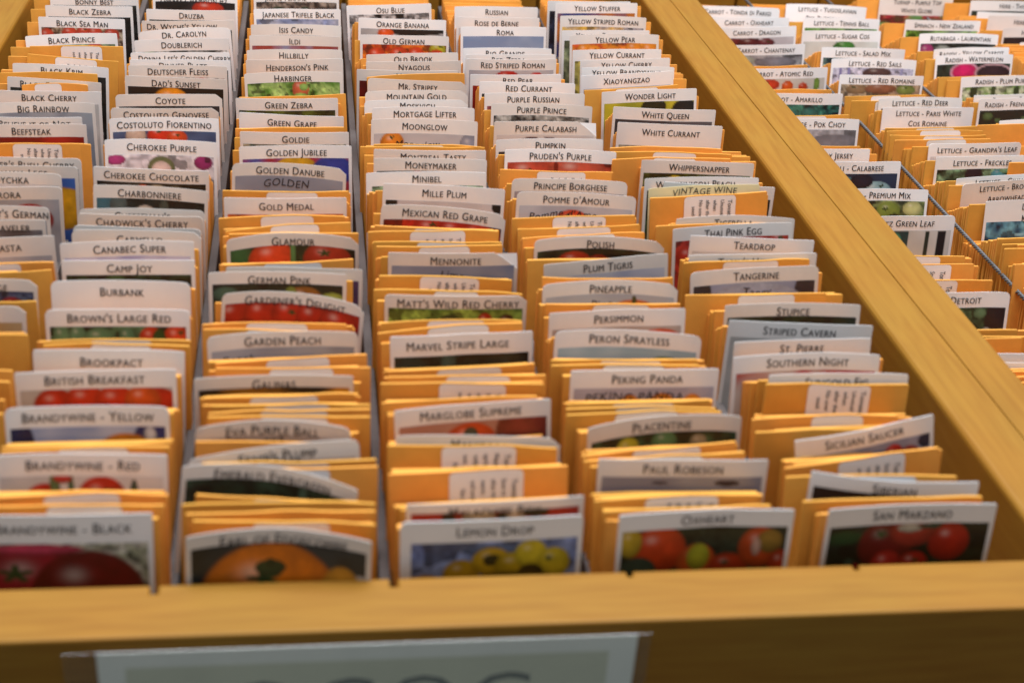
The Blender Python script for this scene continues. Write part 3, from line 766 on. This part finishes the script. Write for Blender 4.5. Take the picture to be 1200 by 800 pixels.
def build_card(d):
    g = d['g'] + [''] * 6
    title, tc, hh, pic, flags = g[1], float(g[2]), float(g[3]), g[4], g[5]
    seed = sum(map(ord, title + d['col'])) + int(abs(d['xl']) * 7)
    rnd = random.Random(seed)
    fl, hand = flags, None
    if ' h' in ' ' + flags:
        k = (' ' + flags).index(' h'); hand = (' ' + flags)[k + 2:].split(','); fl = (' ' + flags)[:k]
    fl = fl.split()
    bow = rnd.uniform(-.0012, .0024); rad = .0012; clip = [0, 0]; left = .0022; yf_ = .12 if ' T ' in flags + ' ' else .55
    m = M_MID
    for q in fl:
        if q == 'w': m = M_WARM
        elif q == 'b': m = M_COOL
        elif q == 'y': m = M_YEL
        elif q == 'r': rad = .0035
        elif q == 'R': clip[1] = .0045; rad = max(rad, .003)
        elif q in ('c16', 'c18'): clip[1] = .0135
        elif q[0] == 'B': bow = float(q[1:]) * .001
        elif q[0] == 'm' and len(q) > 1: left = float(q[1:]) * .001
    zt = zt_of(d['col'])
    s = Sheet(d['xl'], d['yl'], d['xr'], d['yr'], zt, HC if zt > 0 else .066, lean_for(seed), bow, yf_, twist=rnd.uniform(-.002, .002))
    s.wav = rnd.uniform(0, .00028)
    th = .0005
    v, f = sheet_mesh(s, th, rad, clip=tuple(clip))
    d['sheet'] = s; d['title'] = title
    o = mesh_obj('seed_packet', v, f, m, origin=s.base, smooth=False)
    d['obj'] = o
    if clip[1] > .01:                          # dog-eared corner bent back
        c_ = clip[1]; W2 = s.W / 2
        mesh_obj('folded_corner', [s.p(W2 - c_, s.H - .0004, 0), s.p(W2, s.H - c_ * .8, 0), s.p(W2 - .0005, s.H - .0010, -.0012)], [(0, 1, 2)], M_MID, o, origin=s.base)
    SOLID.append((None, v, f))
    # how much of the sheet one pixel of the header covers
    a, b = proj(s.p(0, s.H, 0)), proj(s.p(0, s.H - .01, 0))
    hd = float(np.clip(hh * .01 / max(.5, b[1] - a[1]), .004, .045)) if hh < 80 else .06
    zf = th / 2
    tone = {M_COOL: 'bright white', M_WARM: 'greyish white', M_MID: 'white', M_YEL: 'pale yellow'}[m]
    nice = title.replace('~', ' ').replace(' - ', ' ')
    if title:
        lab = '%s seed packet titled %s in the %s' % (tone, nice, WHERE[d['col']])
    else:
        lab = 'pale yellow card with handwritten words Vintage Wine beside the rail'
    tag(o, lab, 'seed packet', 'titled seed packets filed in rows')
    # title
    if title:
        lines = title.split('~')
        pxm = s.W / max(1, d['xr'] - d['xl'])
        uc = (tc - (d['xl'] + d['xr']) / 2) * pxm
        size = .0072
        step = .0092
        vs_all, fs_all = [], []
        for li, t_ in enumerate(lines):
            vs, fs = text_mesh(t_, True, size, spacing=1.07)
            if not len(vs): continue
            vs = vs * np.array([.86, 1.0])
            wd = vs[:, 0].max() - vs[:, 0].min()
            vs[:, 0] -= (vs[:, 0].max() + vs[:, 0].min()) / 2
            if wd > s.W * .93: vs[:, 0] *= s.W * .93 / wd
            if len(lines) == 1: wc = s.H - min(max(hd * .5, .0048), .0066) - size * .36
            else: wc = s.H - .0052 - li * step - size * .36
            k = len(vs_all)
            for dx_, dn_ in ((-.00007, 0), (.00007, .00003)):   # doubled sideways: heavier stems, thin bars
                k = len(vs_all)
                for x, y in vs: vs_all.append(s.p(uc + x + dx_, wc + y, zf + .00025 + dn_))
                fs_all += [tuple(k + q for q in f_) for f_ in fs]
        mesh_obj('title_lettering', vs_all, fs_all, M_INK, o, origin=s.base)
    # picture
    if pic and pic != '-':
        spec = PD.get(pic, pic)
        span = d['xr'] - d['xl']
        nx = int(np.clip(span / 1.7, 34, 130)); ph = .052; ny = int(nx * ph / s.W * 1.1)
        u0, u1 = -s.W / 2 + left, s.W / 2 - .0022
        vs, fs = [], []
        ss, tt = np.meshgrid(np.linspace(0, 1, nx + 1), np.linspace(0, ph / (u1 - u0), ny + 1))
        c = paint(spec, ss, tt, seed % 997)
        for j in range(ny + 1):
            for i in range(nx + 1):
                vs.append(s.p(u0 + (u1 - u0) * i / nx, s.H - hd - ph * j / ny, zf + .00015))
        for j in range(ny):
            for i in range(nx):
                a = j * (nx + 1) + i; fs.append((a, a + nx + 1, a + nx + 2, a + 1))
        po = mesh_obj('picture', vs, fs, M_PIC, o, origin=s.base)
        at = po.data.color_attributes.new('print', 'FLOAT_COLOR', 'POINT')
        rgba = np.ones((len(vs), 4), np.float32); rgba[:, :3] = c.reshape(-1, 3)
        at.data.foreach_set('color', rgba.ravel())
    # marker writing across the picture
    if not title: hand = ['Vintage Wine', '826', '222.5']
    if hand:
        vs, fs = text_mesh(hand[0].upper() if (not title or hand[0] in ('Golden', 'Peking Panda')) else hand[0], False, .0072 if title else .0062, shear=.12, offset=0, spacing=1.08)
        pxm = s.W / max(1, d['xr'] - d['xl'])
        uc = (float(hand[1]) - (d['xl'] + d['xr']) / 2) * pxm
        ymid = (d['yl'] + d['yr']) / 2
        a, b = proj(s.p(uc, s.H, 0)), proj(s.p(uc, s.H - .01, 0))
        wc = s.H - (float(hand[2]) - a[1]) * .01 / (b[1] - a[1]) - .0026
        vs[:, 0] -= (vs[:, 0].max() + vs[:, 0].min()) / 2
        R = random.Random(seed)
        pts = [s.p(uc + x, wc + y + .0006 * math.sin(x * 260 + seed) + (.002 * math.cos(x * 70) if 'Amour' in hand[0] else 0), zf + .0004) for x, y in vs]
        mesh_obj('handwriting', pts, fs, M_PEN, o, origin=s.base)
    return o

def env_sheet(xl, yl, xr, yr, seed, col):
    rnd = random.Random(seed)
    s = Sheet(xl, yl, xr, yr, zt_of(col) - .003, (HC if col[0] == 't' else .066) - .004, lean_for(seed * 3 + 1), rnd.uniform(-.0012, .0022), twist=rnd.uniform(-.0022, .0022))
    s.wav = rnd.uniform(.0002, .00055)
    return s

PRINTS = {}
WORDS = [['Tomato', 'Unusual', 'when', 'after the', 'No sow', 'seed'], ['Tomato', 'Plant in', 'spring', 'with full', 'sun', 'No'],
         ['Tomato', 'Sow in', 'after frost', 'warm', 'soil and', 'No seed']]
def print_lines(k_):
    if k_ not in PRINTS:
        vs_all, fs_all = [], []
        for i, t_ in enumerate(WORDS[k_]):
            vs, fs = text_mesh(t_, False, .0036 - .0002 * k_, offset=.00004)
            if i == 0: vs *= 1.15
            vs[:, 0] -= vs[:, 0].min()
            k = len(vs_all)
            for x, y in vs: vs_all.append((.0125 - i * .0050 + y, -.0030 - .0008 * k_ - x - (.004 if i == 5 else 0)))
            fs_all += [tuple(k + q for q in f_) for f_ in fs]
        PRINTS[k_] = (vs_all, fs_all)
    return PRINTS[k_]

def realise_env(e, name='seed_envelope'):
    s = e['sheet']; v, f = e['mesh']
    o = mesh_obj(name, v, f, M_ENV, origin=s.base)
    if e['lab']:
        l0, l1 = e['lab']
        pxm = s.W / max(1, e['xr'] - e['xl']); mid = (e['xl'] + e['xr']) / 2
        u0, u1 = (l0 - mid) * pxm, (l1 - mid) * pxm
        vs, fs = patch(s, u0, u1, s.H - .05, s.H - .0004, e['th'] / 2 + .00045, 12, 5, .0025)
        k = len(vs)
        lb = mesh_obj('sticker', vs, fs, M_LAB, o, origin=s.base)
        if 'p' in e['flags']:
            pv, pf = print_lines(int(e['xl']) % 3)
            q = (u1 - u0) / .036
            pts = [s.p((u0 + u1) / 2 + x * q, s.H - .0004 + y, e['th'] / 2 + .0008) for x, y in pv]
            mesh_obj('print_lines', pts, pf, M_GREY, lb, origin=s.base)
    return o

LIST = {c: parse(c, t_) for c, t_ in COLS.items()}
nseed = 100
for c, L_ in LIST.items():
    for d in L_:
        if d['kind'] == 'C':
            build_card(d); d['Y'] = float(d['sheet'].top[1]); CARDS.append(d)
        else:
            nseed += 1
            g = d['g'] + ['', '', '']
            s = env_sheet(d['xl'], d['yl'], d['xr'], d['yr'], nseed, c)
            th = .0017
            e = dict(sheet=s, th=th, mesh=sheet_mesh(s, th, .0008, 10, (0, .4, .8, .93, .985, 1), 0), lab=tuple(map(float, g[1].split(','))) if g[1] else None,
                     flags=g[2], xl=d['xl'], xr=d['xr'], col=c, explicit=True)
            d['sheet'] = s; d['Y'] = float(s.top[1]); e['Y'] = d['Y']; ENVS.append(e)

# envelopes standing between those, seen only by their corners and edges
def cell(c, Y):
    if c[0] == 't':
        e = [-.270] + [k + .0034 for k in DIV]; h = [k - .0034 for k in DIV] + [line_at(*wl, Y) - .002]
        i = int(c[1]) - 1
    else:
        d = [rail2(x, Y) for x in XD2]
        e = [line_at(*wr, Y) + .002] + [x + .003 for x in d]; h = [x - .003 for x in d] + [d[-1] + .098]
        i = int(c[1]) - 1
    return e[i], h[i]
def fillers(c, L_, yfront, yback):
    global nseed
    items = sorted(L_, key=lambda d: d['Y'])
    pts = [(d['Y'], d['sheet'].top[0], d['sheet'].W, math.atan2(d['sheet'].U[1], d['sheet'].U[0]), d['kind']) for d in items]
    pts = ([(yfront, pts[0][1], .082, 0, 'F')] if c[0] == 'v' and pts[0][0] - yfront > .03 else []) + pts + [(yback, pts[-1][1], .082, 0, 'B')]
    for a, b in zip(pts, pts[1:]):
        gap = b[0] - a[0]
        n = int(gap / .0031) - 1 if abs(a[3] - b[3]) < .07 or gap > .02 else 0
        for k in range(1, n + 1):
            nseed += 1
            rnd = random.Random(nseed)
            t_ = k / (n + 1); Y = a[0] + gap * t_
            q = (Y - a[0])
            z0 = zt_of(c)
            z = z0 - .0022 - .60 * q - rnd.uniform(.0004, .0022) if a[4] != 'F' else z0 - rnd.uniform(.002, .007)
            z = max(z, z0 - .03 - rnd.uniform(0, .006))
            W = (a[2] * (1 - t_) + b[2] * t_) * .985 if c[0] == 't' else .081
            if c == 't3': W = min(W, .0808)
            W += rnd.uniform(-.0006, .0006)
            side = -1 if c in ('t3', 't4', 't5', 't6', 'v2', 'v3', 'v4') else 1
            X = a[1] * (1 - t_) + b[1] * t_ + side * (.0042 + .0016 * math.sin(Y * 55 + ord(c[1]))) + rnd.uniform(-.0007, .0007)
            lo, hi = cell(c, Y)
            if c in ('t5', 't6'): lo -= .0045
            if c == 't3': lo, hi = -.0892, -.0078
            if c == 'v1': hi -= .028
            if c == 'v2': hi -= .009
            X = min(max(X, lo + W / 2), hi - W / 2)
            an = a[3] * (1 - t_) + b[3] * t_ + rnd.uniform(-.02, .02)
            dx, dy = math.cos(an) * W / 2, math.sin(an) * W / 2
            pl, pr = proj((X - dx, Y - dy, z)), proj((X + dx, Y + dy, z))
            s = Sheet(pl[0], pl[1], pr[0], pr[1], z, (HC if c[0] == 't' else .066) - .004 + (z - z0 + .003), lean_for(nseed), rnd.uniform(-.0008, .001), yawf=1); s.wav = rnd.uniform(.0001, .0004)
            e = dict(sheet=s, th=.0018, mesh=sheet_mesh(s, .0018, .0006, 4, (0, .8, 1), 0), lab=None, flags='', xl=pl[0], xr=pr[0], col=c, explicit=False, Y=Y)
            ENVS.append(e)
for c, L_ in LIST.items():
    yf = .016 if c[0] == 't' else .14
    fillers(c, L_, yf, (YB if c[0] == 't' else YB2) - .02)

# which of them the photograph shows
bv, bf, own = [], [], []
for o_, v, f in SOLID + [(i, e['mesh'][0], e['mesh'][1]) for i, e in enumerate(ENVS)]:
    k = len(bv)
    bv += [tuple(map(float, p)) for p in v]
    for q in f: bf.append(tuple(k + x for x in q)); own.append(o_)
tree = BVHTree.FromPolygons(bv, bf)
cnt = [0] * len(ENVS)
cv = Vector(CAM)
for py in range(2, 800, 3):
    for px in range(1, 1200, 3):
        h = tree.ray_cast(cv, Vector(ray(px, py)).normalized())
        if h[2] is not None and own[h[2]] is not None: cnt[own[h[2]]] += 1
order = sorted(range(len(ENVS)), key=lambda i: -cnt[i])
single = [i for i in order if cnt[i] >= 3][:300]
rest = [i for i in order if i not in set(single)]
print('envelopes', len(ENVS), 'seen', sum(1 for q in cnt if q), 'single', len(single), 'smallest', cnt[single[-1]])
cards_by = {c: sorted([d for d in L_ if d['kind'] == 'C'], key=lambda d: d['Y']) for c, L_ in LIST.items()}
number = {}
for i in sorted(single, key=lambda i: ENVS[i]['Y']):
    e = ENVS[i]; o = realise_env(e)
    before = [d for d in cards_by[e['col']] if d['Y'] < e['Y']]
    kind = ('orange envelope with printed white sticker' if 'p' in e['flags'] else 'orange envelope with white sticker') if e['lab'] else 'plain orange envelope'
    if before:
        t_ = before[-1]['title'].replace('~', ' ').replace(' - ', ' ') or 'yellow Vintage Wine'
        key = (e['col'], t_)
        number[key] = number.get(key, 0) + 1
        n = number[key]
        lab = '%s, %s one behind the %s packet' % (kind, ORD[n - 1] if n <= 12 else '%dth' % n, t_)
    else:
        key = (e['col'], None)
        number[key] = number.get(key, 0) + 1
        n = number[key]
        lab = '%s, %s from the front of the %s' % (kind, ORD[n - 1] if n <= 12 else '%dth' % n, WHERE[e['col']])
    tag(o, lab, 'envelope', 'orange seed envelopes filed behind packets')
vs, fs = [], []
for i in rest:
    v, f = ENVS[i]['mesh']; k = len(vs)
    vs += v; fs += [tuple(k + x for x in q) for q in f]
o = mesh_obj('seed_envelopes', vs, fs, M_ENV); o['kind'] = 'stuff'
tag(o, 'remaining orange seed envelopes packed tightly between the titled packets', 'envelopes')

# ------------------------------------------------------------------ the sign in its clear holder on the front board
def onfront(u, v, Y):
    r = ray(u, v); return CAM + r * ((Y - CAM[1]) / r[1])
yf = YO - .0012
a, b = onfront(70, 754, yf), onfront(764, 736, yf)
zt = -.0050
v, f = box(a[0], b[0], YO - .0030, YO - .0016, -.085, zt)
mesh_obj('sign_holder', v, f, M_PLAST, tray, origin=tray.location, bevel=.0004)
a, b = onfront(112, 764, yf), onfront(748, 743, yf)
zp = min(a[2], b[2])
def flat(x0, x1, z0, z1, y): return [(x0, y, z0), (x1, y, z0), (x1, y, z1), (x0, y, z1)], [(0, 1, 2, 3)]
pp = mesh_obj('paper_sign', *box(a[0], b[0], YO - .0013, YO - .0006, -.080, zp), M_SIGN, tray, origin=tray.location)
mesh_obj('sign_panel', *flat(a[0] + .011, b[0] - .012, -.075, zp - .0085, YO - .00142), M_SIGN2, pp, origin=tray.location)
vs, fs = text_mesh('OCOC', False, .040, spacing=1.1)
p0, p1 = onfront(265, 792, yf), onfront(622, 790, yf)
vs[:, 0] = p0[0] + (vs[:, 0] - vs[:, 0].min()) / (vs[:, 0].max() - vs[:, 0].min()) * (p1[0] - p0[0])
vs[:, 1] = vs[:, 1] - vs[:, 1].max() + zp - .0155
mesh_obj('sign_lettering', [(x, YO - .00148, z - .0028) for x, z in vs], fs, M_FAINT, pp, origin=tray.location)
